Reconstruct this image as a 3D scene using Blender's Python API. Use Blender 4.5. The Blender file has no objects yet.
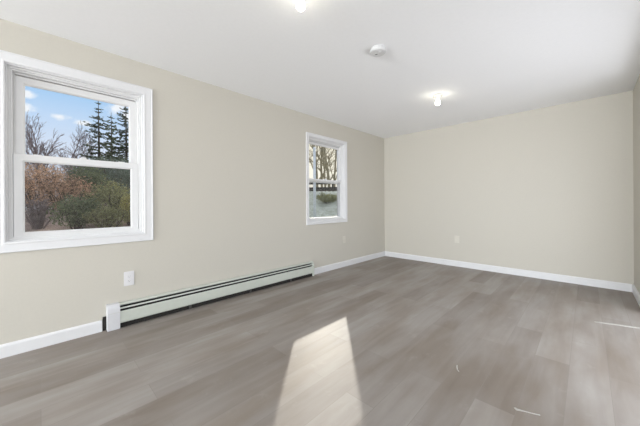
import bpy, bmesh, math, random
from mathutils import Vector, Matrix, noise

SC = bpy.context.scene
COL = SC.collection

# ------------------------------------------------------------ camera, sky, sun, lights, exposure
cam_d = bpy.data.cameras.new('camera'); cam = bpy.data.objects.new('camera', cam_d); COL.objects.link(cam)
cam.location = (2.9655, 0.0, 1.0781)
cam.rotation_euler = (math.pi/2, math.radians(0.33), math.radians(44.30))
cam_d.sensor_width = 36.0; cam_d.lens = 36.0*273.36/640.0
cam_d.shift_y = (203.39-213.0)/640.0
cam_d.clip_start = 0.05; cam_d.clip_end = 500
SC.camera = cam

SUN_VEC = Vector((1.38, -1.49, -0.852)).normalized()          # the way the sunlight travels
sun_d = bpy.data.lights.new('sun', 'SUN'); sun = bpy.data.objects.new('sun', sun_d); COL.objects.link(sun)
sun_d.energy = 3.0; sun_d.color = (1.0, 0.93, 0.82); sun_d.angle = math.radians(0.6)
sun.rotation_euler = SUN_VEC.to_track_quat('-Z', 'Y').to_euler(); sun.location = (-20, 22, 14)

def area(name, loc, direction, sx, sy, power, color):
    d = bpy.data.lights.new(name, 'AREA'); o = bpy.data.objects.new(name, d); COL.objects.link(o)
    d.shape = 'RECTANGLE'; d.size = sx; d.size_y = sy; d.energy = power; d.color = color
    o.location = loc; o.rotation_euler = Vector(direction).to_track_quat('-Z', 'Y').to_euler()
    return o
# fill lights added at unseen openings, standing in for daylight
area('fill_rear', (1.68, -6.55, 1.25), (0, 1, 0.46), 3.1, 2.2, 410, (0.92, 0.965, 1.0))
area('fill_side', (3.75, -1.45, 1.10), (-1, 0.45, 0.12), 2.0, 1.7, 33, (0.95, 0.98, 1.0))
area('fill_right', (3.85, 2.75, 0.75), (-1, 0.30, -0.12), 2.2, 1.3, 30, (0.96, 0.98, 1.0))

SC.view_settings.view_transform = 'Standard'; SC.view_settings.look = 'None'
SC.view_settings.gamma = 1.0; SC.view_settings.use_curve_mapping = False
SC.view_settings.exposure = 0.16

def build_world():
    w = bpy.data.worlds.new('sky'); SC.world = w; w.use_nodes = True
    nt = w.node_tree; N = nt.nodes; L = nt.links; N.clear()
    tc = N.new('ShaderNodeTexCoord')
    sep = N.new('ShaderNodeSeparateXYZ'); L.new(tc.outputs['Generated'], sep.inputs[0])
    up = N.new('ShaderNodeValToRGB'); L.new(sep.outputs['Z'], up.inputs[0])
    e = up.color_ramp.elements
    e[0].position = 0.0; e[0].color = (0.84, 0.85, 0.93, 1)
    e[1].position = 0.55; e[1].color = (0.78, 0.83, 0.90, 1)
    m = up.color_ramp.elements.new(0.40); m.color = (0.62, 0.74, 0.92, 1)
    m = up.color_ramp.elements.new(0.16); m.color = (0.70, 0.79, 0.95, 1)
    m = up.color_ramp.elements.new(0.30); m.color = (0.38, 0.62, 0.92, 1)
    mp = N.new('ShaderNodeMapping'); mp.inputs['Scale'].default_value = (1, 1, 2.6)
    mp.inputs['Location'].default_value = (0.37, 0.11, 0.05)
    L.new(tc.outputs['Generated'], mp.inputs[0])
    nz = N.new('ShaderNodeTexNoise'); nz.inputs['Scale'].default_value = 5.5; nz.inputs['Detail'].default_value = 5
    L.new(mp.outputs[0], nz.inputs['Vector'])
    cr = N.new('ShaderNodeValToRGB'); L.new(nz.outputs[0], cr.inputs[0])
    cr.color_ramp.elements[0].position = 0.56; cr.color_ramp.elements[0].color = (0, 0, 0, 1)
    cr.color_ramp.elements[1].position = 0.70; cr.color_ramp.elements[1].color = (1, 1, 1, 1)
    # small fair-weather clouds in the west, each with ragged noisy edges
    fn = N.new('ShaderNodeTexNoise'); fn.inputs['Scale'].default_value = 45; fn.inputs['Detail'].default_value = 5; L.new(tc.outputs['Generated'], fn.inputs['Vector'])
    last = None
    for c, ry, rz in (((-0.947, 0.156, 0.278), 0.034, 0.026), ((-0.948, 0.182, 0.255), 0.028, 0.022), ((-0.973, 0.0363, 0.2281), 0.020, 0.011), ((-0.972, -0.024, 0.234), 0.020, 0.014), ((-0.964, -0.022, 0.267), 0.022, 0.010), ((-0.972, 0.083, 0.2195), 0.020, 0.010)):
        sb = N.new('ShaderNodeVectorMath'); sb.operation = 'SUBTRACT'; L.new(tc.outputs['Generated'], sb.inputs[0]); sb.inputs[1].default_value = c
        ml = N.new('ShaderNodeVectorMath'); ml.operation = 'MULTIPLY'; L.new(sb.outputs[0], ml.inputs[0]); ml.inputs[1].default_value = (8.0, 1/ry, 1/rz)
        ln = N.new('ShaderNodeVectorMath'); ln.operation = 'LENGTH'; L.new(ml.outputs[0], ln.inputs[0])
        ad = N.new('ShaderNodeMath'); ad.operation = 'MULTIPLY_ADD'; L.new(fn.outputs[0], ad.inputs[0]); ad.inputs[1].default_value = 1.8; L.new(ln.outputs['Value'], ad.inputs[2])
        cm = N.new('ShaderNodeMapRange'); cm.interpolation_type = 'SMOOTHSTEP'; L.new(ad.outputs[0], cm.inputs[0])
        cm.inputs[1].default_value = 1.95; cm.inputs[2].default_value = 1.1; cm.inputs[3].default_value = 0.0; cm.inputs[4].default_value = 1.0
        if last is None: last = cm.outputs[0]
        else:
            mxx = N.new('ShaderNodeMath'); mxx.operation = 'MAXIMUM'; L.new(last, mxx.inputs[0]); L.new(cm.outputs[0], mxx.inputs[1]); last = mxx.outputs[0]
    sep2 = N.new('ShaderNodeMath'); sep2.operation = 'MAXIMUM'; L.new(last, sep2.inputs[0])
    east = N.new('ShaderNodeMath'); east.operation = 'GREATER_THAN'; east.inputs[1].default_value = 0.0; L.new(sep.outputs['X'], east.inputs[0])
    ec = N.new('ShaderNodeMath'); ec.operation = 'MULTIPLY'; L.new(east.outputs[0], ec.inputs[0]); L.new(cr.outputs[0], ec.inputs[1]); L.new(ec.outputs[0], sep2.inputs[1])
    mx = N.new('ShaderNodeMixRGB'); L.new(sep2.outputs[0], mx.inputs[0]); L.new(up.outputs[0], mx.inputs[1])
    mx.inputs[2].default_value = (0.93, 0.95, 1.0, 1)
    # bright hazy sky around the low winter sun
    dot = N.new('ShaderNodeVectorMath'); dot.operation = 'DOT_PRODUCT'
    L.new(tc.outputs['Generated'], dot.inputs[0]); dot.inputs[1].default_value = tuple(-SUN_VEC)
    mr = N.new('ShaderNodeMapRange'); mr.inputs[1].default_value = 0.80; mr.inputs[2].default_value = 0.99
    L.new(dot.outputs['Value'], mr.inputs[0])
    mx2 = N.new('ShaderNodeMixRGB'); L.new(mr.outputs[0], mx2.inputs[0]); L.new(mx.outputs[0], mx2.inputs[1])
    mx2.inputs[2].default_value = (1.15, 1.06, 0.86, 1)
    bg = N.new('ShaderNodeBackground'); bg.inputs[1].default_value = 0.95
    L.new(mx2.outputs[0], bg.inputs[0])
    out = N.new('ShaderNodeOutputWorld'); L.new(bg.outputs[0], out.inputs[0])
build_world()

# ------------------------------------------------------------ materials
def lin(r, g, b):
    f = lambda c: ((c/255+0.055)/1.055)**2.4 if c/255 > 0.04045 else c/255/12.92
    return (f(r), f(g), f(b), 1)

def mat(name, col, rough=0.6, noise_scale=0, amount=0.0, metallic=0.0, bump=0.0, spec=0.5):
    m = bpy.data.materials.new(name); m.use_nodes = True
    nt = m.node_tree; b = nt.nodes['Principled BSDF']
    b.inputs['Roughness'].default_value = rough; b.inputs['Metallic'].default_value = metallic
    b.inputs['Specular IOR Level'].default_value = spec
    b.inputs['Base Color'].default_value = col
    if noise_scale:
        tc = nt.nodes.new('ShaderNodeTexCoord')
        n = nt.nodes.new('ShaderNodeTexNoise'); n.inputs['Scale'].default_value = noise_scale; n.inputs['Detail'].default_value = 4
        nt.links.new(tc.outputs['Object'], n.inputs['Vector'])
        r = nt.nodes.new('ShaderNodeValToRGB'); nt.links.new(n.outputs[0], r.inputs[0])
        lo = tuple(c*(1-amount) for c in col[:3])+(1,); hi = tuple(min(1, c*(1+amount)) for c in col[:3])+(1,)
        r.color_ramp.elements[0].position = 0.3; r.color_ramp.elements[0].color = lo
        r.color_ramp.elements[1].position = 0.7; r.color_ramp.elements[1].color = hi
        nt.links.new(r.outputs[0], b.inputs['Base Color'])
        if bump:
            bp = nt.nodes.new('ShaderNodeBump'); bp.inputs['Strength'].default_value = bump; bp.inputs['Distance'].default_value = 0.002
            nt.links.new(n.outputs[0], bp.inputs['Height']); nt.links.new(bp.outputs[0], b.inputs['Normal'])
    return m

M = {}
M['wall'] = mat('wall_paint', (0.58, 0.552, 0.49, 1), 0.75, 60, 0.012, bump=0.05, spec=0.25)
M['ceiling'] = mat('ceiling_paint', (0.91, 0.915, 0.925, 1), 0.85, 40, 0.01, spec=0.2)
M['trim'] = mat('white_trim_paint', (0.74, 0.74, 0.75, 1), 0.4, 30, 0.01)
M['vinyl'] = mat('white_vinyl', (0.74, 0.74, 0.74, 1), 0.4, 30, 0.01)
M['heater'] = mat('heater_enamel', (0.555, 0.58, 0.522, 1), 0.4, 25, 0.02)
M['heater_cap'] = mat('heater_cap_enamel', (0.64, 0.64, 0.66, 1), 0.4, 25, 0.02)
M['dark'] = mat('recess_shade_dark', (0.012, 0.010, 0.008, 1), 0.7, 80, 0.3)
M['fin'] = mat('aluminium_fins', (0.10, 0.095, 0.09, 1), 0.5, 60, 0.3, metallic=0.6)
M['plate'] = mat('white_plastic', (0.74, 0.73, 0.74, 1), 0.35, 40, 0.01)
M['painted_plate'] = mat('painted_over_plastic', (0.64, 0.61, 0.54, 1), 0.45, 40, 0.01)
M['slot'] = mat('slot_dark', (0.05, 0.05, 0.05, 1), 0.6, 60, 0.2)
M['grey_slot'] = mat('slot_grey', (0.25, 0.25, 0.26, 1), 0.6, 60, 0.2)
M['detector'] = mat('detector_plastic', (0.70, 0.70, 0.70, 1), 0.45, 40, 0.01)
M['porcelain'] = mat('porcelain', (0.80, 0.79, 0.74, 1), 0.25, 40, 0.01)
M['brass'] = mat('brass_screw', (0.55, 0.42, 0.2, 1), 0.35, 60, 0.1, metallic=1)
M['smear'] = mat('pale_floor_mark', (0.50, 0.48, 0.45, 1), 0.6, 90, 0.15)
M['bark'] = mat('grey_brown_bark', (0.10, 0.075, 0.06, 1), 0.9, 6, 0.35)
M['bark_grey'] = mat('pale_grey_bark', (0.27, 0.22, 0.22, 1), 0.9, 6, 0.3)
M['bark_olive'] = mat('olive_bark', (0.27, 0.225, 0.14, 1), 0.9, 4, 0.35)
M['pole'] = mat('pale_blue_grey_paint', (0.76, 0.78, 0.80, 1), 0.5, 8, 0.08)
M['rail_wood'] = mat('dark_weathered_wood', (0.045, 0.038, 0.03, 1), 0.9, 9, 0.4)

def leaf_mat(name, c, var=0.65):
    m = bpy.data.materials.new(name); m.use_nodes = True
    nt = m.node_tree; N = nt.nodes; b = N['Principled BSDF']; b.inputs['Roughness'].default_value = 0.6
    tc = N.new('ShaderNodeTexCoord'); n = N.new('ShaderNodeTexNoise'); n.inputs['Scale'].default_value = 8.0; n.inputs['Detail'].default_value = 6
    n.inputs['Roughness'].default_value = 0.8
    nt.links.new(tc.outputs['Object'], n.inputs['Vector'])
    r = N.new('ShaderNodeValToRGB'); nt.links.new(n.outputs[0], r.inputs[0])
    r.color_ramp.elements[0].position = 0.35; r.color_ramp.elements[0].color = tuple(v*(1-var) for v in c)+(1,)
    r.color_ramp.elements[1].position = 0.65; r.color_ramp.elements[1].color = tuple(v*(1+var) for v in c)+(1,)
    nt.links.new(r.outputs[0], b.inputs['Base Color'])
    t = N.new('ShaderNodeBsdfTranslucent'); nt.links.new(r.outputs[0], t.inputs[0])
    mx = N.new('ShaderNodeMixShader'); mx.inputs[0].default_value = 0.35
    nt.links.new(b.outputs[0], mx.inputs[1]); nt.links.new(t.outputs[0], mx.inputs[2])
    nt.links.new(mx.outputs[0], N['Material Output'].inputs[0])
    return m
M['leaf_orange'] = leaf_mat('orange_brown_leaves', (0.62, 0.40, 0.26))
M['leaf_green'] = leaf_mat('dark_green_leaves', (0.20, 0.235, 0.12))
M['leaf_olive'] = leaf_mat('olive_green_leaves', (0.32, 0.32, 0.15))
M['leaf_yellow'] = leaf_mat('yellow_green_leaves', (0.46, 0.42, 0.14))
M['leaf_blue'] = leaf_mat('blue_green_needles', (0.17, 0.21, 0.165))
M['needle'] = leaf_mat('conifer_needles', (0.11, 0.135, 0.085))

def glass_mat():
    m = bpy.data.materials.new('window_glass'); m.use_nodes = True
    nt = m.node_tree; N = nt.nodes; N.remove(N['Principled BSDF'])
    t = N.new('ShaderNodeBsdfTransparent'); t.inputs[0].default_value = (0.96, 0.97, 0.97, 1)
    g = N.new('ShaderNodeBsdfGlossy'); g.inputs['Roughness'].default_value = 0.0
    f = N.new('ShaderNodeLayerWeight'); f.inputs[0].default_value = 0.5
    p = N.new('ShaderNodeMath'); p.operation = 'POWER'; p.inputs[1].default_value = 4.0; nt.links.new(f.outputs['Facing'], p.inputs[0])
    q = N.new('ShaderNodeMath'); q.operation = 'MULTIPLY_ADD'; q.inputs[1].default_value = 0.6; q.inputs[2].default_value = 0.025; nt.links.new(p.outputs[0], q.inputs[0])
    mx = N.new('ShaderNodeMixShader'); nt.links.new(q.outputs[0], mx.inputs[0])
    nt.links.new(t.outputs[0], mx.inputs[1]); nt.links.new(g.outputs[0], mx.inputs[2])
    nt.links.new(mx.outputs[0], N['Material Output'].inputs[0]); return m
M['glass'] = glass_mat()

def screen_mat():
    m = bpy.data.materials.new('insect_screen_mesh'); m.use_nodes = True
    nt = m.node_tree; N = nt.nodes; N.remove(N['Principled BSDF'])
    t = N.new('ShaderNodeBsdfTransparent')
    d = N.new('ShaderNodeBsdfDiffuse'); d.inputs[0].default_value = (0.11, 0.11, 0.11, 1)
    l = N.new('ShaderNodeBsdfTranslucent'); l.inputs[0].default_value = (0.11, 0.11, 0.11, 1)
    a = N.new('ShaderNodeMixShader'); a.inputs[0].default_value = 0.4
    nt.links.new(d.outputs[0], a.inputs[1]); nt.links.new(l.outputs[0], a.inputs[2])
    mx = N.new('ShaderNodeMixShader'); mx.inputs[0].default_value = 0.11
    nt.links.new(t.outputs[0], mx.inputs[1]); nt.links.new(a.outputs[0], mx.inputs[2])
    nt.links.new(mx.outputs[0], N['Material Output'].inputs[0]); return m
M['screen'] = screen_mat()

def bulb_mat():
    m = bpy.data.materials.new('lit_bulb'); m.use_nodes = True
    nt = m.node_tree; N = nt.nodes; N.remove(N['Principled BSDF'])
    e = N.new('ShaderNodeEmission'); e.inputs[0].default_value = (1.0, 0.94, 0.78, 1); e.inputs[1].default_value = 22
    nt.links.new(e.outputs[0], N['Material Output'].inputs[0]); return m
M['bulb'] = bulb_mat()

def floor_mat():
    m = bpy.data.materials.new('grey_vinyl_planks'); m.use_nodes = True
    nt = m.node_tree; N = nt.nodes; L = nt.links; b = N['Principled BSDF']
    tc = N.new('ShaderNodeTexCoord')
    def mapping(scale, rot=0.0):
        mp = N.new('ShaderNodeMapping'); mp.inputs['Scale'].default_value = scale; mp.inputs['Rotation'].default_value = (0, 0, rot)
        L.new(tc.outputs['Object'], mp.inputs[0]); return mp.outputs[0]
    br = N.new('ShaderNodeTexBrick'); L.new(mapping((1, 1, 1), math.pi/2), br.inputs['Vector'])
    br.offset = 0.37; br.offset_frequency = 2; br.squash = 1
    br.inputs['Scale'].default_value = 1; br.inputs['Brick Width'].default_value = 1.22; br.inputs['Row Height'].default_value = 0.18
    br.inputs['Mortar Size'].default_value = 0.0012; br.inputs['Mortar Smooth'].default_value = 0.3; br.inputs['Bias'].default_value = 0.0
    br.inputs['Color1'].default_value = (0, 0, 0, 1); br.inputs['Color2'].default_value = (1, 1, 1, 1); br.inputs['Mortar'].default_value = (0.3, 0.3, 0.3, 1)
    plank = N.new('ShaderNodeMixRGB'); L.new(br.outputs['Color'], plank.inputs[0])
    plank.inputs[1].default_value = (0.268, 0.241, 0.218, 1); plank.inputs[2].default_value = (0.345, 0.321, 0.30, 1)
    # long soft grain along each plank
    g = N.new('ShaderNodeTexNoise'); L.new(mapping((15, 1.5, 1)), g.inputs['Vector'])
    g.inputs['Scale'].default_value = 1; g.inputs['Detail'].default_value = 6; g.inputs['Distortion'].default_value = 0.6
    gr = N.new('ShaderNodeValToRGB'); L.new(g.outputs[0], gr.inputs[0])
    gr.color_ramp.elements[0].position = 0.25; gr.color_ramp.elements[0].color = (0.88, 0.86, 0.845, 1)
    gr.color_ramp.elements[1].position = 0.7; gr.color_ramp.elements[1].color = (1.05, 1.05, 1.05, 1)
    mul = N.new('ShaderNodeMixRGB'); mul.blend_type = 'MULTIPLY'; mul.inputs[0].default_value = 1
    L.new(plank.outputs[0], mul.inputs[1]); L.new(gr.outputs[0], mul.inputs[2])
    # wandering brownish patches of the printed oak
    p = N.new('ShaderNodeTexNoise'); L.new(mapping((4.5, 1.3, 1)), p.inputs['Vector']); p.inputs['Scale'].default_value = 1; p.inputs['Detail'].default_value = 4
    pr = N.new('ShaderNodeValToRGB'); L.new(p.outputs[0], pr.inputs[0])
    pr.color_ramp.elements[0].position = 0.36; pr.color_ramp.elements[0].color = (0.82, 0.77, 0.72, 1)
    pr.color_ramp.elements[1].position = 0.62; pr.color_ramp.elements[1].color = (1.04, 1.04, 1.05, 1)
    mul2 = N.new('ShaderNodeMixRGB'); mul2.blend_type = 'MULTIPLY'; mul2.inputs[0].default_value = 1
    L.new(mul.outputs[0], mul2.inputs[1]); L.new(pr.outputs[0], mul2.inputs[2])
    # fine scuffs and construction dust
    d = N.new('ShaderNodeTexNoise'); L.new(mapping((7, 5, 1)), d.inputs['Vector']); d.inputs['Scale'].default_value = 1; d.inputs['Detail'].default_value = 8; d.inputs['Roughness'].default_value = 0.75
    dr = N.new('ShaderNodeValToRGB'); L.new(d.outputs[0], dr.inputs[0])
    dr.color_ramp.elements[0].position = 0.58; dr.color_ramp.elements[0].color = (0, 0, 0, 1)
    dr.color_ramp.elements[1].position = 0.80; dr.color_ramp.elements[1].color = (0.45, 0.45, 0.45, 1)
    dm = N.new('ShaderNodeMixRGB'); L.new(dr.outputs[0], dm.inputs[0]); L.new(mul2.outputs[0], dm.inputs[1]); dm.inputs[2].default_value = (0.46, 0.43, 0.40, 1)
    # plank joints
    jm = N.new('ShaderNodeMixRGB'); L.new(br.outputs['Fac'], jm.inputs[0]); L.new(dm.outputs[0], jm.inputs[1]); jm.inputs[2].default_value = (0.25, 0.22, 0.20, 1)
    L.new(jm.outputs[0], b.inputs['Base Color'])
    b.inputs['Specular IOR Level'].default_value = 0.40
    rr = N.new('ShaderNodeMapRange'); L.new(p.outputs[0], rr.inputs[0]); rr.inputs[3].default_value = 0.45; rr.inputs[4].default_value = 0.58
    L.new(rr.outputs[0], b.inputs['Roughness'])
    bp = N.new('ShaderNodeBump'); bp.inputs['Strength'].default_value = 0.12; bp.inputs['Distance'].default_value = 0.002
    L.new(g.outputs[0], bp.inputs['Height']); L.new(bp.outputs[0], b.inputs['Normal'])
    return m
M['floor'] = floor_mat()

def ground_mat():
    m = bpy.data.materials.new('winter_lawn_and_leaf_litter'); m.use_nodes = True
    nt = m.node_tree; N = nt.nodes; L = nt.links; b = N['Principled BSDF']; b.inputs['Roughness'].default_value = 0.95
    tc = N.new('ShaderNodeTexCoord'); n = N.new('ShaderNodeTexNoise'); n.inputs['Scale'].default_value = 2.2; n.inputs['Detail'].default_value = 9; n.inputs['Roughness'].default_value = 0.7
    L.new(tc.outputs['Object'], n.inputs['Vector'])
    lawn = N.new('ShaderNodeValToRGB'); L.new(n.outputs[0], lawn.inputs[0])
    lawn.color_ramp.elements[0].position = 0.3; lawn.color_ramp.elements[0].color = (0.40, 0.42, 0.32, 1)
    lawn.color_ramp.elements[1].position = 0.68; lawn.color_ramp.elements[1].color = (0.78, 0.79, 0.70, 1)
    lit = N.new('ShaderNodeValToRGB'); L.new(n.outputs[0], lit.inputs[0])
    lit.color_ramp.elements[0].position = 0.3; lit.color_ramp.elements[0].color = (0.26, 0.18, 0.15, 1)
    lit.color_ramp.elements[1].position = 0.68; lit.color_ramp.elements[1].color = (0.48, 0.36, 0.31, 1)
    s = N.new('ShaderNodeSeparateXYZ'); L.new(tc.outputs['Object'], s.inputs[0])
    mr = N.new('ShaderNodeMapRange'); mr.inputs[1].default_value = 4; mr.inputs[2].default_value = 8; L.new(s.outputs['Y'], mr.inputs[0])
    mx = N.new('ShaderNodeMixRGB'); L.new(mr.outputs[0], mx.inputs[0]); L.new(lit.outputs[0], mx.inputs[1]); L.new(lawn.outputs[0], mx.inputs[2])
    L.new(mx.outputs[0], b.inputs['Base Color']); return m
M['ground'] = ground_mat()

# ------------------------------------------------------------ mesh helpers
def obj(name, bm, m, parent=None, smooth=False):
    me = bpy.data.meshes.new(name); bmesh.ops.recalc_face_normals(bm, faces=bm.faces[:]) if smooth != 'raw' else None
    bm.to_mesh(me); bm.free()
    if smooth is True:
        for p in me.polygons: p.use_smooth = True
    o = bpy.data.objects.new(name, me); COL.objects.link(o)
    if m: me.materials.append(m)
    if parent: o.parent = parent
    return o

def tag(o, label=None, cat=None, group=None, kind=None):
    if label: o['label'] = label
    if cat: o['category'] = cat
    if group: o['group'] = group
    if kind: o['kind'] = kind
    return o

def empty(name, loc=(0, 0, 0), rz=0.0):
    o = bpy.data.objects.new(name, None); COL.objects.link(o); o.location = loc; o.rotation_euler = (0, 0, rz)
    o.empty_display_size = 0.1; return o

def box(bm, x0, x1, y0, y1, z0, z1, bev=0.0, seg=2):
    r = bmesh.ops.create_cube(bm, size=1.0)
    vs = r['verts']
    bmesh.ops.scale(bm, vec=(x1-x0, y1-y0, z1-z0), verts=vs)
    bmesh.ops.translate(bm, vec=((x0+x1)/2, (y0+y1)/2, (z0+z1)/2), verts=vs)
    if bev:
        es = list({e for v in vs for e in v.link_edges})
        bmesh.ops.bevel(bm, geom=es, offset=bev, segments=seg, affect='EDGES', profile=0.5)
    return bm

def B(*a, **k): return box(bmesh.new(), *a, **k)

def rect_sweep(bm, y0, y1, z0, z1, prof):
    """sweep a closed profile [(inset, x)] round a rectangle in a plane of constant x, mitred corners"""
    rings = []
    for cy, cz, sy, sz in ((y0, z0, 1, 1), (y1, z0, -1, 1), (y1, z1, -1, -1), (y0, z1, 1, -1)):
        rings.append([bm.verts.new((x, cy+sy*i, cz+sz*i)) for i, x in prof])
    n = len(prof)
    for a in range(4):
        r, s = rings[a], rings[(a+1) % 4]
        for i in range(n):
            bm.faces.new((r[i], s[i], s[(i+1) % n], r[(i+1) % n]))
    return bm

def extrude_y(bm, prof, y0, y1):
    """closed profile [(x, z)] pulled along y, with end caps"""
    a = [bm.verts.new((x, y0, z)) for x, z in prof]; b = [bm.verts.new((x, y1, z)) for x, z in prof]
    n = len(prof)
    for i in range(n): bm.faces.new((a[i], a[(i+1) % n], b[(i+1) % n], b[i]))
    bm.faces.new(a[::-1]); bm.faces.new(b)
    return bm

def lathe(bm, prof, seg=32, c=(0, 0, 0)):
    rings = []
    for r, z in prof:
        if r < 1e-6: rings.append([bm.verts.new((c[0], c[1], c[2]+z))])
        else: rings.append([bm.verts.new((c[0]+r*math.cos(2*math.pi*k/seg), c[1]+r*math.sin(2*math.pi*k/seg), c[2]+z)) for k in range(seg)])
    for a, b in zip(rings, rings[1:]):
        for k in range(seg):
            k2 = (k+1) % seg
            f = ([a[0]] if len(a) == 1 else [a[k], a[k2]]) + ([b[0]] if len(b) == 1 else [b[k2], b[k]])
            if len(f) > 2: bm.faces.new(f)
    return bm

def tube(bm, pts, radii, seg=5):
    rings = []; n = len(pts)
    for i, p in enumerate(pts):
        t = (pts[min(i+1, n-1)]-pts[max(i-1, 0)]).normalized()
        u = t.orthogonal().normalized(); v = t.cross(u)
        if rings:                                                # keep the ring from twisting
            u = (pu - t*pu.dot(t)).normalized(); v = t.cross(u)
        pu = u
        rings.append([bm.verts.new(p+(u*math.cos(2*math.pi*k/seg)+v*math.sin(2*math.pi*k/seg))*radii[i]) for k in range(seg)])
    for a, b in zip(rings, rings[1:]):
        for k in range(seg): bm.faces.new((a[k], a[(k+1) % seg], b[(k+1) % seg], b[k]))
    bm.faces.new(rings[0][::-1]); bm.faces.new(rings[-1])
    return bm

def wall_cells(us, vs, holes):
    """cells of a wall grid that are solid"""
    solid = set()
    for i in range(len(us)-1):
        for j in range(len(vs)-1):
            cu, cv = (us[i]+us[i+1])/2, (vs[j]+vs[j+1])/2
            if not any(h[0] < cu < h[1] and h[2] < cv < h[3] for h in holes): solid.add((i, j))
    return solid

def wall_mesh(axis, d0, d1, u0, u1, z0, z1, holes=()):
    us = sorted({u0, u1, *[h[0] for h in holes], *[h[1] for h in holes]})
    vs = sorted({z0, z1, *[h[2] for h in holes], *[h[3] for h in holes]})
    S = wall_cells(us, vs, holes); bm = bmesh.new(); cache = {}
    def V(d, u, v):
        k = (d, u, v)
        if k not in cache: cache[k] = bm.verts.new((d, u, v) if axis == 'x' else (u, d, v))
        return cache[k]
    for i, j in S:
        a, b, c, d = us[i], us[i+1], vs[j], vs[j+1]
        for D in (d0, d1): bm.faces.new((V(D, a, c), V(D, b, c), V(D, b, d), V(D, a, d)))
        if (i-1, j) not in S: bm.faces.new((V(d0, a, c), V(d1, a, c), V(d1, a, d), V(d0, a, d)))
        if (i+1, j) not in S: bm.faces.new((V(d0, b, c), V(d1, b, c), V(d1, b, d), V(d0, b, d)))
        if (i, j-1) not in S: bm.faces.new((V(d0, a, c), V(d1, a, c), V(d1, b, c), V(d0, b, c)))
        if (i, j+1) not in S: bm.faces.new((V(d0, a, d), V(d1, a, d), V(d1, b, d), V(d0, b, d)))
    return bm

# ------------------------------------------------------------ the room
L_, W_, H_, R_ = 4.9308, 3.3637, 2.40, -6.5  # unseen rear end set far back to even out the fill light
T = 0.15
WIN = {1: (-0.172, 0.680, 0.812, 2.100), 2: (2.796, 3.650, 0.808, 2.085)}       # openings in the left wall
tag(obj('floor', B(-T, W_+T, R_-T, L_+T, -0.12, 0.0), M['floor']), 'grey-brown wood-look plank floor with a bright sun patch', 'floor', kind='structure')
tag(obj('ceiling', B(-T, W_+T, R_-T, L_+T, H_, H_+0.12), M['ceiling']), 'plain white painted ceiling', 'ceiling', kind='structure')
tag(obj('wall_left', wall_mesh('x', -T, 0.0, R_, L_, 0, H_, [WIN[1], WIN[2]]), M['wall']), 'pale greige wall with two white windows and the baseboard heater', 'wall', kind='structure')
tag(obj('wall_back', wall_mesh('y', L_, L_+T, -T, W_+T, 0, H_), M['wall']), 'plain pale greige wall facing the camera', 'wall', kind='structure')
tag(obj('wall_right', wall_mesh('x', W_, W_+T, R_, L_, 0, H_, [(-2.5, -0.35, 0.1, 2.15), (1.45, 4.05, 0.0, 2.15)]), M['wall']), 'sliver of pale greige wall at the right edge', 'wall', kind='structure')  # openings are out of view, added to admit the fill lights
tag(obj('wall_rear', wall_mesh('y', R_-T, R_, -T, W_+T, 0, H_, [(0.1, 3.26, 0.1, 2.35)]), M['wall']), 'unseen wall behind the camera with a wide opening added for fill light', 'wall', kind='structure')  # opening added to let the rear fill light in

BB = [(0.0, 0.0), (0.015, 0.0), (0.015, 0.078), (0.012, 0.086), (0.008, 0.090), (0.004, 0.094), (0.0, 0.094)]
tag(obj('baseboard_left', extrude_y(bmesh.new(), BB, R_, 0.366), M['trim']), 'white baseboard under the large window, left of the heater', 'baseboard', kind='structure')
tag(obj('baseboard_left', extrude_y(bmesh.new(), BB, 2.843, L_), M['trim']), 'white baseboard under the small window, between heater and corner', 'baseboard', kind='structure')
def baseboard_turned(name, y_len, mtx, label):
    bm = extrude_y(bmesh.new(), BB, 0, y_len); bmesh.ops.transform(bm, matrix=mtx, verts=bm.verts)
    tag(obj(name, bm, M['trim']), label, 'baseboard', kind='structure')
baseboard_turned('baseboard_back', W_-0.030, Matrix.Translation((0.015, L_, 0)) @ Matrix.Rotation(-math.pi/2, 4, 'Z'), 'long white baseboard along the wall facing the camera')
baseboard_turned('baseboard_right', L_-4.05, Matrix.Translation((W_, L_, 0)) @ Matrix.Rotation(math.pi, 4, 'Z'), 'short visible end of white baseboard at the right edge')

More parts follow.
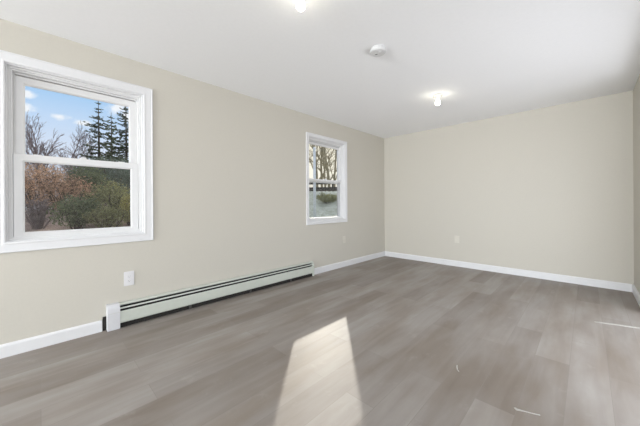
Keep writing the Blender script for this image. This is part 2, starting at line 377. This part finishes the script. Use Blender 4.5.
# ------------------------------------------------------------ the two double-hung windows
def make_window(n, op, casing_w, label, inset=0.036, stile=0.057):
    y0, y1, z0, z1 = op
    root = empty('window_%d' % n, (0, (y0+y1)/2, z0)); tag(root, label, 'window', kind='structure')
    off = Matrix.Translation((0, -(y0+y1)/2, -z0))
    def part(name, bm, m, parent=root, smooth=False):
        bmesh.ops.transform(bm, matrix=off, verts=bm.verts)
        return obj(name, bm, m, parent, smooth)
    w = casing_w
    # flat casing with a raised outer edge and a rounded bead at its inner edge
    part('casing', rect_sweep(bmesh.new(), y0-w, y1+w, z0-w, z1+w,
         [(0, 0.0005), (0, 0.014), (0.004, 0.017), (0.009, 0.017), (0.013, 0.014), (w-0.016, 0.0125), (w-0.012, 0.015), (w-0.004, 0.015), (w+0.002, 0.012), (w+0.002, 0.0005)]), M['trim'])
    # wooden jamb extension lining the wall thickness
    part('jamb', rect_sweep(bmesh.new(), y0, y1, z0, z1, [(0, -0.001), (0.010, -0.001), (0.010, -0.15), (0, -0.15)]), M['trim'])
    # vinyl frame with two stepped tracks
    part('frame', rect_sweep(bmesh.new(), y0+0.010, y1-0.010, z0+0.010, z1-0.010,
         [(0, -0.028), (0.013, -0.028), (0.013, -0.040), (0.024, -0.040), (0.024, -0.078), (0.034, -0.078), (0.034, -0.118), (0.024, -0.118), (0.024, -0.148), (0, -0.148)]), M['vinyl'])
    zm = 1.430
    def sash(name, a0, a1, b0, b1, xf, xb, stile):
        s = stile; xm = (xf+xb)/2
        o = part(name, rect_sweep(bmesh.new(), a0, a1, b0, b1,
                 [(0, xb), (0, xf-0.002), (0.002, xf), (s-0.009, xf), (s-0.006, xf-0.005), (s, xf-0.009), (s, xb+0.006), (s-0.004, xb)]), M['vinyl'])
        part('glass', B(xm-0.004, xm+0.004, a0+s-0.006, a1-s+0.006, b0+s-0.006, b1-s+0.006), M['glass'], o)
        return o
    a0, a1 = y0+inset, y1-inset
    sash('upper_sash', a0+0.004, a1-0.004, zm-0.022, z1-0.052, -0.083, -0.113, stile)
    lo = sash('lower_sash', a0, a1, z0+0.006, zm+0.030, -0.045, -0.076, stile)
    for t in (0.16, 0.84):                                          # tilt latches on the meeting rail
        yc = a0+(a1-a0)*t
        part('tilt_latch', B(-0.066, -0.050, yc-0.022, yc+0.022, zm+0.030, zm+0.035, bev=0.0015), M['vinyl'], lo)
    yc = (a0+a1)/2
    lk = B(-0.072, -0.050, yc-0.022, yc+0.022, zm+0.030, zm+0.040, bev=0.003); box(lk, -0.062, -0.046, yc-0.005, yc+0.020, zm+0.040, zm+0.046, bev=0.002)
    part('sash_lock', lk, M['vinyl'], lo)
    sc = part('screen_frame', rect_sweep(bmesh.new(), a0+0.002, a1-0.002, z0+0.030, zm+0.012, [(0, -0.122), (0.018, -0.122), (0.018, -0.131), (0, -0.131)]), M['vinyl'])
    bm = B(-0.1272, -0.1262, a0+0.018, a1-0.018, z0+0.046, zm-0.004)
    part('screen_mesh', bm, M['screen'], sc)
    return root
make_window(1, WIN[1], 0.074, 'large white double-hung window at left showing blue sky and shrubs')
make_window(2, WIN[2], 0.050, 'small white double-hung window near the corner showing tree trunks', 0.020, 0.036)

# ------------------------------------------------------------ baseboard heater
def make_heater(y0, y1):
    root = empty('baseboard_heater', (0, y0, 0))
    tag(root, 'long off-white baseboard heater with dark slots along the left wall', 'heater')
    def part(name, bm, m, parent=root, smooth=False):
        bmesh.ops.translate(bm, vec=(0, -y0, 0), verts=bm.verts); return obj(name, bm, m, parent, smooth)
    yl, yr = y0+0.100, y1-0.022
    # back plate that rolls over into the top hood
    part('back_plate', extrude_y(bmesh.new(), [(0.001, 0.012), (0.004, 0.012), (0.004, 0.206), (0.010, 0.2105), (0.030, 0.2105), (0.040, 0.207), (0.042, 0.199), (0.044, 0.199), (0.0425, 0.2075), (0.031, 0.2135), (0.009, 0.2135), (0.001, 0.208)], y0+0.02, y1-0.004), M['heater'])
    part('damper', extrude_y(bmesh.new(), [(0.049, 0.179), (0.051, 0.180), (0.056, 0.168), (0.053, 0.167)], yl, yr), M['heater'])
    part('front_cover', extrude_y(bmesh.new(), [(0.052, 0.146), (0.056, 0.150), (0.060, 0.150), (0.064, 0.146), (0.066, 0.139), (0.066, 0.058), (0.062, 0.048), (0.050, 0.046), (0.050, 0.050), (0.060, 0.052), (0.063, 0.060), (0.063, 0.139), (0.061, 0.144), (0.058, 0.147)], yl, yr), M['heater'])
    # near-black block painting the shade inside the slots, fins in front of it
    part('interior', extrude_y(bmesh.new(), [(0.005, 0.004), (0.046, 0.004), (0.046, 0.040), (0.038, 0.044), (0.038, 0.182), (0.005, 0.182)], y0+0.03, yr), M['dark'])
    fn = bmesh.new()
    k = 0; y = yl+0.03
    while y < yr-0.03:
        box(fn, 0.040, 0.047, y, y+0.002, 0.050, 0.110); y += 0.012
    part('fins', fn, M['fin'])
    # end caps: sloping top front edge
    def cap(name, ya, yb, d, zt, m):
        bm = extrude_y(bmesh.new(), [(0.001, 0.004), (d, 0.004), (d, zt-0.060), (d-0.004, zt-0.035), (0.050, zt-0.004), (0.044, zt), (0.001, zt)], ya, yb)
        bmesh.ops.bevel(bm, geom=[e for e in bm.edges], offset=0.0018, segments=2, affect='EDGES')
        return part(name, bm, m)
    c = cap('end_cap', y0+0.016, yl+0.004, 0.071, 0.219, M['heater_cap'])
    part('seam', B(0.0708, 0.0722, y0+0.020, yl, 0.146, 0.1485), M['heater'], c)
    cap('end_cap', yr-0.002, y1, 0.069, 0.216, M['heater'])
    part('gap_shade', B(0.001, 0.016, y0-0.008, y0+0.016, 0.004, 0.118), M['dark'])  # near-black block standing in for the shaded gap beside the cap
    for f in (0.25, 0.55, 0.82):
        yb = yl+(yr-yl)*f; part('bracket', B(0.044, 0.060, yb, yb+0.02, 0.006, 0.050), M['fin'])
    return root
make_heater(0.378, 2.840)

# ------------------------------------------------------------ outlets
def make_outlet(loc, rz, plate, recept, slot, label, w=0.074, h=0.120):
    """duplex outlet, built facing +x"""
    root = empty('wall_outlet', loc, rz); tag(root, label, 'outlet', 'duplex outlets on the walls')
    bm = box(bmesh.new(), 0.0002, 0.006, -w/2, w/2, -h/2, h/2, bev=0.0025, seg=3); obj('cover_plate', bm, plate, root)
    for s in (-1, 1):
        bm = bmesh.new(); pts = []
        for k in range(24):
            a = 2*math.pi*k/24; pts.append((0.0175*math.cos(a), max(-0.0135, min(0.0135, 0.0175*math.sin(a)))))
        f = bm.faces.new([bm.verts.new((0.006, y, z+s*0.0195)) for y, z in pts])
        ex = bmesh.ops.extrude_face_region(bm, geom=[f]); bmesh.ops.translate(bm, vec=(0.0015, 0, 0), verts=[v for v in ex['geom'] if isinstance(v, bmesh.types.BMVert)])
        rc = obj('receptacle', bm, recept, root)
        sl = bmesh.new(); z = s*0.0195
        box(sl, 0.0073, 0.0080, -0.0078, -0.0058, z-0.002, z+0.0065); box(sl, 0.0073, 0.0080, 0.0058, 0.0078, z-0.001, z+0.0060)
        lathe(sl, [(0, -0.00035), (0.0028, -0.00035), (0.0028, 0.00035), (0, 0.00035)], 12, (0, 0, 0)) if False else box(sl, 0.0073, 0.0080, -0.0026, 0.0026, z-0.0095, z-0.005, bev=0.0003, seg=1)
        obj('slots', sl, slot, rc)
    sc = lathe(bmesh.new(), [(0, 0.0), (0.003, 0.0), (0.0027, 0.0012), (0, 0.0016)], 12)
    bmesh.ops.transform(sc, matrix=Matrix.Translation((0.006, 0, 0)) @ Matrix.Rotation(math.pi/2, 4, 'Y'), verts=sc.verts)
    obj('screw', sc, plate, root)
    return root
make_outlet((0, 0.560, 0.410), 0, M['plate'], M['plate'], M['grey_slot'], 'white duplex outlet on the wall above the heater, below the large window', 0.078, 0.128)
make_outlet((0, 3.620, 0.460), 0, M['painted_plate'], M['painted_plate'], M['painted_plate'], 'outlet painted wall colour under the small window')
make_outlet((1.390, L_, 0.455), -math.pi/2, M['painted_plate'], M['painted_plate'], M['painted_plate'], 'outlet painted wall colour on the wall facing the camera')

# ------------------------------------------------------------ ceiling fixtures
def make_lamp(x, y, label):
    root = empty('ceiling_lampholder', (x, y, H_)); tag(root, label, 'ceiling lamp', 'bare bulb lampholders along the ceiling')
    obj('base_plate', lathe(bmesh.new(), [(0, 0), (0.056, 0), (0.058, -0.004), (0.056, -0.012), (0.048, -0.017), (0.034, -0.019), (0, -0.019)], 40), M['porcelain'], root, True)
    obj('socket', lathe(bmesh.new(), [(0.033, -0.018), (0.030, -0.026), (0.023, -0.032), (0.0205, -0.050), (0.0215, -0.054), (0.017, -0.056), (0.0, -0.056)], 32), M['porcelain'], root, True)
    for s in (-1, 1):
        obj('screw', lathe(bmesh.new(), [(0.0, -0.0195), (0.0035, -0.0185), (0.0035, -0.0160)], 12, (0.041*s, 0, 0)), M['brass'], root, True)
    b = lathe(bmesh.new(), [(0.0135, -0.054), (0.0145, -0.062), (0.020, -0.071), (0.0265, -0.082), (0.0290, -0.094), (0.0275, -0.106), (0.0205, -0.1165), (0.010, -0.1215), (0, -0.123)], 32)
    obj('bulb', b, M['bulb'], root, True)
    return root
make_lamp(1.660, 3.420, 'lit bare bulb in white ceiling socket beyond the smoke detector')
make_lamp(1.700, 1.135, 'lit bare bulb at the top edge, above the floor sun patch')

dt = empty('smoke_detector', (1.690, 2.030, H_), math.radians(20)); tag(dt, 'white round smoke detector on the ceiling between the two bulbs', 'smoke detector')
obj('mounting_plate', lathe(bmesh.new(), [(0, 0), (0.062, 0), (0.062, -0.007), (0.055, -0.007), (0.055, -0.010), (0, -0.010)], 48), M['detector'], dt)
obj('body', lathe(bmesh.new(), [(0.056, -0.012), (0.070, -0.012), (0.071, -0.017), (0.070, -0.028), (0.062, -0.036), (0.050, -0.0385), (0.049, -0.0370), (0.046, -0.0370), (0.045, -0.0390), (0, -0.040)], 48), M['detector'], dt, False)
obj('gap_shade_ring', lathe(bmesh.new(), [(0.060, -0.0098), (0.060, -0.0122), (0.030, -0.0122), (0.030, -0.0098)], 48), M['slot'], dt)  # near-black ring painting the shade in the gap above the body
obj('test_button', lathe(bmesh.new(), [(0.014, -0.0395), (0.0135, -0.0425), (0.011, -0.0435), (0, -0.0437)], 24, (0.018, -0.012, 0)), M['detector'], dt, True)
obj('sensor_port', B(-0.026, -0.006, 0.004, 0.012, -0.0412, -0.0396, bev=0.0005, seg=1), M['slot'], dt)

# ------------------------------------------------------------ dried paint and pale marks on the floor
def smear(path, widths, label, seed):
    rnd = random.Random(seed); bm = bmesh.new(); up = []; n = len(path)
    P = [Vector((x, y, 0)) for x, y in path]; c = sum(P, Vector())/n
    rows = []
    for i, p in enumerate(P):
        t = (P[min(i+1, n-1)]-P[max(i-1, 0)]).normalized(); s = Vector((-t.y, t.x, 0)); w = widths[i]*(0.75+0.5*rnd.random())
        rows.append([bm.verts.new(p-c-s*w+Vector((0, 0, 0.0002))), bm.verts.new(p-c-s*w*0.5+Vector((0, 0, 0.0012))), bm.verts.new(p-c+s*w*0.5+Vector((0, 0, 0.0012))), bm.verts.new(p-c+s*w+Vector((0, 0, 0.0002)))])
    for a, b in zip(rows, rows[1:]):
        for k in range(3): bm.faces.new((a[k], a[k+1], b[k+1], b[k]))
        bm.faces.new((a[0], b[0], b[3], a[3]))
    for r in (rows[0], rows[-1]): bm.faces.new(r)
    o = obj('pale_smear', bm, M['smear'], None, True); o.location = (c.x, c.y, 0.0001)
    return tag(o, label, 'paint smear')
smear([(3.010, 3.474), (3.05, 3.492), (3.10, 3.508), (3.16, 3.528), (3.22, 3.548), (3.28, 3.566), (3.335, 3.583)], [0.010, 0.016, 0.017, 0.016, 0.018, 0.017, 0.012], 'long pale streak on the floor beside the right wall', 3)  # thin pale ribbon laid on the floor
smear([(2.690, 1.738), (2.700, 1.728), (2.715, 1.735), (2.735, 1.742), (2.760, 1.750), (2.792, 1.764)], [0.006, 0.008, 0.006, 0.0035, 0.004, 0.003], 'short white squiggle of dried paint on the floor near the bottom edge', 5)
smear([(2.345, 1.930), (2.352, 1.905), (2.362, 1.880), (2.378, 1.862)], [0.0025, 0.0035, 0.003, 0.0025], 'thin pale fleck of dried paint on the floor right of the sun patch', 8)

# ------------------------------------------------------------ outdoors: ground, fence, pole, trees and shrubs
def ground_z(x, y):
    d = math.hypot(x-2.97, y); q = max(0.0, min(1.0, (y-3.5)/5.0)); s = max(0.0, min(1.0, (d-6.0-7.0*q)/(13.0-4.0*q))); s = s*s*(3-2*s)
    k = max(0.0, min(1.0, y/10.0)); rise = 1.30+1.30*k
    far = max(0.0, d-24.0)*-0.03
    return -0.55 + rise*s + far + 0.05*noise.noise(Vector((x*0.5, y*0.5, 0)))
bm = bmesh.new(); NX, NY = 70, 90; g = []
for i in range(NX+1):
    row = []
    for j in range(NY+1):
        x = -0.16-(i/NX)**1.6*70; y = -30+j/NY*100
        row.append(bm.verts.new((x, y, ground_z(x, y))))
    g.append(row)
for i in range(NX):
    for j in range(NY): bm.faces.new((g[i][j], g[i+1][j], g[i+1][j+1], g[i][j+1]))
gr = obj('ground', bm, M['ground'], None, True)
tag(gr, 'winter ground outside with brown leaf litter and pale grass bank', 'ground', kind='structure')

def branching(rnd, base, height, spread, r0, levels, n_kids, gravity=0.0, up=0.5, twig=0.010, split=0.25, wob=0.09):
    """bare deciduous crown; returns (trunk bmesh, branches bmesh)"""
    trunk = bmesh.new(); br = bmesh.new()
    def limb(p, d, length, r, lvl):
        n = 5 if lvl == 0 else 4; pts = [p.copy()]; dd = d.copy()
        for i in range(n):
            dd = (dd + Vector((rnd.uniform(-1, 1), rnd.uniform(-1, 1), rnd.uniform(-0.6, 1)*up))*wob).normalized()
            dd.z -= gravity*lvl*0.05
            pts.append(pts[-1]+dd*length/n)
        r1 = max(twig*0.6, r*0.55) if lvl < levels else twig*0.5
        tube(trunk if lvl == 0 else br, pts, [r+(r1-r)*i/n for i in range(n+1)], 7 if lvl == 0 else (5 if lvl == 1 else 3))
        if lvl >= levels: return
        k = n_kids[min(lvl, len(n_kids)-1)]
        for c in range(k):
            t = split+(1-split)*(c+rnd.random())/k
            i = min(n-1, int(t*n)); q = pts[i].lerp(pts[i+1], t*n-i)
            a = 2*math.pi*(c*0.382+rnd.random()*0.3); ax = (pts[i+1]-pts[i]).normalized()
            o = ax.orthogonal().normalized(); side = (o*math.cos(a)+ax.cross(o)*math.sin(a))
            nd = (ax*rnd.uniform(0.7, 1.1)+side*spread*rnd.uniform(0.7, 1.2)+Vector((0, 0, 0.15*up))).normalized()
            limb(q, nd, length*rnd.uniform(0.45, 0.68)*(1-0.25*t), max(twig, (r+(r1-r)*t)*0.55), lvl+1)
    limb(Vector(base), Vector((0, 0, 1)), height, r0, 0)
    return trunk, br

def bare_tree(x, y, h, r, spread, levels, kids, seed, m, label, group, stems=1, split=0.25, twig=0.010, name='bare_tree'):
    rnd = random.Random(seed); z = ground_z(x, y)
    root = empty(name, (x, y, z)); tag(root, label, 'tree', group)
    T_, B_ = bmesh.new(), bmesh.new()
    t, b = branching(rnd, (0, 0, -0.1), h*0.72, spread, r, levels, kids, split=split, twig=twig)
    obj('trunk', t, m, root, True); obj('branches', b, m, root, True)
    return root

def conifer(x, y, h, rad, seed, label, density=1.0, bare_to=0.12):
    rnd = random.Random(seed); z = ground_z(x, y)
    root = empty('conifer', (x, y, z)); tag(root, label, 'tree', 'dark conifers beyond the shrubs')
    t = bmesh.new(); tube(t, [Vector((0, 0, -0.1)), Vector((0.03, 0.02, h*0.5)), Vector((0, 0, h))], [h*0.018, h*0.010, 0.012], 7); obj('trunk', t, M['bark'], root, True)
    nd = bmesh.new(); lv = h*bare_to
    while lv < h*0.985:
        f = 1-lv/h; R = rad*(f**0.7)*rnd.uniform(0.6, 1.2)+0.10; k = rnd.choice((5, 6, 7))
        a0 = rnd.random()*6.28
        for c in range(k):
            a = a0+6.283*c/k+rnd.uniform(-.3, .3); Rb = R*rnd.uniform(0.5, 1.15); dirv = Vector((math.cos(a), math.sin(a), 0)); drp = rnd.uniform(0.0, 0.34)
            pts = [Vector((0, 0, lv))+dirv*Rb*s+Vector((0, 0, -drp*Rb*math.sin(s*2.6)+0.16*Rb*s*s)) for s in (0, .25, .5, .75, 1)]
            tube(nd, pts, [0.022, 0.018, 0.013, 0.009, 0.004], 3)
            m = max(10, int(52*density*Rb/max(rad, .1)))
            for q in range(m):
                s = rnd.uniform(0.15, 1.0); i = min(3, int(s*4)); p = pts[i].lerp(pts[i+1], s*4-i)
                sd = rnd.choice((-1, 1)); lat = Vector((-dirv.y, dirv.x, 0))*sd
                tip = p+lat*Rb*0.36*(1.15-s)*rnd.uniform(.6, 1.2)+dirv*Rb*0.16*rnd.random()+Vector((0, 0, -0.10*Rb*rnd.random()))
                w = 0.08+0.05*rnd.random(); e = dirv*w+Vector((0, 0, rnd.uniform(-.03, .05)))
                v = [nd.verts.new(p-e*.5), nd.verts.new(p+e*.5), nd.verts.new(tip+e*.25), nd.verts.new(tip-e*.25)]
                nd.faces.new(v)
        lv += h*0.042*(0.7+0.6*rnd.random())
    obj('foliage', nd, M['needle'], root, 'raw')
    return root

def shrub(x, y, w, d, h, seed, leaf, label, group, n=2500, size=0.06, stems=14, name='shrub', bark='bark', gap=0.0):
    rnd = random.Random(seed); z = ground_z(x, y)
    root = empty(name, (x, y, z)); tag(root, label, 'shrub', group)
    st = bmesh.new(); tips = []
    for k in range(stems):
        a = rnd.random()*6.28; q = math.sqrt(rnd.random())
        e = Vector((d*0.5*q*math.cos(a), w*0.5*q*math.sin(a), h*rnd.uniform(0.65, 1.0)*(1-0.35*q*q)))
        p0 = Vector((e.x*0.25, e.y*0.25, -0.05)); pm = p0.lerp(e, 0.55)+Vector((rnd.uniform(-.1, .1), rnd.uniform(-.1, .1), h*0.08))
        pts = [p0, p0.lerp(pm, .5), pm, pm.lerp(e, .55), e]; tube(st, pts, [0.024, 0.02, 0.015, 0.010, 0.004], 4)
        for i in range(1, 5):
            for c in range(3):
                s = pts[i]; tdir = Vector((rnd.uniform(-1, 1), rnd.uniform(-1, 1), rnd.uniform(0, 1))).normalized()
                L1 = h*rnd.uniform(0.10, 0.26); mid = s+tdir*L1*.5+Vector((0, 0, 0.02)); tube(st, [s, mid, s+tdir*L1], [0.008, 0.006, 0.003], 3); tips.append((s, s+tdir*L1))
    obj('stems', st, M[bark], root, True)
    if leaf:
        lf = bmesh.new()
        for k in range(n):
            if tips and rnd.random() < 0.6:
                a, b = rnd.choice(tips); p = a.lerp(b, rnd.random()*1.15)+Vector((rnd.gauss(0, .06), rnd.gauss(0, .06), rnd.gauss(0, .06)))
            else:
                u = Vector((rnd.gauss(0, 1), rnd.gauss(0, 1), rnd.gauss(0, 1))).normalized()*rnd.uniform(0.6, 1.0)
                p = Vector((u.x*d*.5, u.y*w*.5, h*0.5+u.z*h*0.48))
                if gap and noise.noise(p*2.2+Vector((seed, 0, 0))) < -gap: continue
            if p.z < 0.02: continue
            nrm = Vector((rnd.gauss(0, 1), rnd.gauss(0, 1), rnd.gauss(0, 1)+0.4)).normalized(); t = nrm.orthogonal().normalized()
            t = Matrix.Rotation(rnd.random()*6.28, 3, nrm) @ t; b = nrm.cross(t); s = size*rnd.uniform(.6, 1.3)
            lf.faces.new([lf.verts.new(p+t*s), lf.verts.new(p+b*s*.45+nrm*s*.1), lf.verts.new(p-t*s), lf.verts.new(p-b*s*.45+nrm*s*.1)])
        obj('foliage', lf, M[leaf], root, 'raw')
    return root

# seen through the large window
bare_tree(-25.0, 0.25, 6.6, 0.12, 0.42, 4, (13, 6, 4, 3), 4, M['bark_grey'], 'bare spreading tree left of the conifers, seen through the large window', 'bare trees beyond the shrubs', split=0.06, twig=0.012)
bare_tree(-26.0, 1.75, 5.6, 0.09, 0.42, 4, (9, 5, 4, 3), 11, M['bark_grey'], 'smaller bare tree between the spreading tree and the conifers', 'bare trees beyond the shrubs', split=0.1, twig=0.012)
bare_tree(-23.0, 2.30, 5.0, 0.08, 0.42, 4, (9, 5, 4, 3), 23, M['bark_grey'], 'low bare tree just left of the conifers', 'bare trees beyond the shrubs', split=0.1, twig=0.011)
conifer(-22.0, 2.95, 7.4, 1.75, 31, 'leftmost dark conifer with layered drooping boughs', 1.3)
conifer(-24.5, 4.05, 7.4, 1.5, 32, 'narrow dark conifer in the middle of the three', 1.1)
conifer(-20.5, 4.30, 7.2, 1.9, 33, 'tall dark conifer behind the large window right edge', 1.4)
shrub(-14.0, 0.05, 2.9, 2.2, 2.2, 41, 'leaf_orange', 'orange-brown leafy shrub farthest left through the large window', 'brown shrubs outside', 4200, 0.05, 20, gap=0.05)
shrub(-12.6, 0.85, 1.7, 1.6, 1.75, 42, 'leaf_orange', 'orange-brown shrub beside the green bushes', 'brown shrubs outside', 3000, 0.045, 18, gap=0.05)
shrub(-10.6, -0.05, 1.0, 0.9, 1.15, 43, None, 'low leafless grey shrub on the brown bank', 'brown shrubs outside', 0, 0, 34, bark='bark_grey')
shrub(-13.5, 1.60, 1.7, 1.6, 2.1, 44, 'leaf_green', 'dark green bush in the middle of the lower sash', 'green bushes outside', 4600, 0.05, 14)
shrub(-14.5, 2.75, 2.3, 2.0, 2.35, 45, 'leaf_blue', 'tall blue-green bush at the back right of the lower sash', 'green bushes outside', 5600, 0.05, 14)
shrub(-9.9, 0.88, 1.5, 1.2, 1.15, 46, 'leaf_green', 'low dark green bush in front of the middle one', 'green bushes outside', 3400, 0.042, 14)
shrub(-10.5, 2.00, 1.5, 1.3, 1.55, 47, 'leaf_olive', 'olive green bush below the blue-green one', 'green bushes outside', 4200, 0.042, 14)
shrub(-9.3, 1.75, 1.3, 0.9, 0.85, 51, 'leaf_olive', 'lowest olive green bush along the bottom of the large window', 'green bushes outside', 2600, 0.038, 12)
shrub(-9.5, 2.40, 0.8, 0.8, 1.1, 48, 'leaf_yellow', 'yellow-green bush by the lower right corner of the large window', 'green bushes outside', 1600, 0.04, 10)
shrub(-18.5, 0.3, 4.6, 2.0, 2.6, 49, 'leaf_orange', 'pale brown thicket behind the orange shrubs', 'brown shrubs outside', 4200, 0.06, 24)
shrub(-18.0, 3.4, 4.8, 2.0, 2.9, 50, 'leaf_blue', 'dense evergreen thicket at the foot of the conifers', 'green bushes outside', 7500, 0.07, 18)

# seen through the small window: bank, rail fence, pole and trunks
cz = lambda x, y: ground_z(x, y)
P0, P1 = Vector((-14.6, 14.6, 0)), Vector((-9.0, 18.6, 0))
dv = (P1-P0).normalized(); ang = math.atan2(dv.y, dv.x); Lf = (P1-P0).length
fn = empty('rail_fence', (P0.x, P0.y, 0), ang); tag(fn, 'dark weathered rail fence on the bank, seen through the small window', 'fence')
obj('rail', B(0, Lf, -0.04, 0.04, 2.08, 2.40, bev=0.01), M['rail_wood'], fn); obj('rail', B(0, Lf, -0.03, 0.03, 2.63, 2.80, bev=0.01), M['rail_wood'], fn)
for k in range(3):
    t = Lf*(0.04+0.92*k/2); p = P0+dv*t; zz = cz(p.x, p.y)
    obj('post', B(t-0.06, t+0.06, 0.03, 0.14, zz-0.1, 2.86, bev=0.01), M['rail_wood'], fn)
px, py = -7.72, 10.53
zz = cz(px, py)
po = empty('metal_pole', (px, py, zz)); tag(po, 'pale blue-grey pole standing outside the small window', 'pole')
obj('shaft', lathe(bmesh.new(), [(0, -0.05), (0.078, -0.05), (0.070, 4.05-zz), (0, 4.05-zz)], 24), M['pole'], po, True)
obj('pole_cap', lathe(bmesh.new(), [(0.085, 4.02-zz), (0.085, 4.10-zz), (0.05, 4.16-zz), (0, 4.18-zz)], 24), M['pole'], po, True)
for i, (k, Z, h, r, sd, lab) in enumerate([(-0.011, 31, 9.6, 0.17, 61, 'olive barked tree directly behind the pale pole'), (0.006, 33, 9.8, 0.17, 62, 'bare olive barked tree in the middle of the small window'),
        (0.034, 30, 9.2, 0.18, 63, 'bare olive barked tree at the right of the small window'), (0.052, 36, 10.0, 0.16, 64, 'bare tree behind the small window right stile'), (0.020, 40, 10.6, 0.14, 65, 'farther slim bare tree between the middle and right trunks')]):
    x = 2.9655+Z*(-0.698+0.716*k); y = Z*(0.716+0.698*k)
    bare_tree(x, y, h, r, 0.70, 3, (6, 5, 4), sd, M['bark_olive'], lab, 'bare trees beyond the fence', split=0.2, twig=0.020)
shrub(-9.5, 13.6, 2.2, 1.0, 0.6, 71, 'leaf_olive', 'low olive shrub on the pale bank below the rail fence', 'shrubs on the bank', 2200, 0.06, 12)
# far line of bare trunks and twigs on the skyline: nobody could count it
rnd = random.Random(90); bm = bmesh.new()
for k in range(150):
    x, y = rnd.uniform(-47, -39), rnd.uniform(-10, 42); z = ground_z(x, y); h = rnd.uniform(3.4, 6.2)
    top = Vector((x+rnd.uniform(-.4, .4), y+rnd.uniform(-.4, .4), z+h)); b0 = Vector((x, y, z-0.1)); tube(bm, [b0, b0.lerp(top, .5), top], [0.09, 0.06, 0.015], 4)
    for c in range(14):
        p = b0.lerp(top, rnd.uniform(.25, .95)); d = Vector((rnd.uniform(-1, 1), rnd.uniform(-1, 1), rnd.uniform(.5, 1.5))).normalized()*h*rnd.uniform(.12, .3)
        tube(bm, [p, p+d*.5+Vector((0, 0, .05)), p+d+Vector((0, 0, .2))], [0.03, 0.022, 0.008], 3)
tag(obj('distant_treeline', bm, M['bark_grey'], None, True), 'hazy line of distant bare twigs along the skyline', 'treeline', kind='stuff')
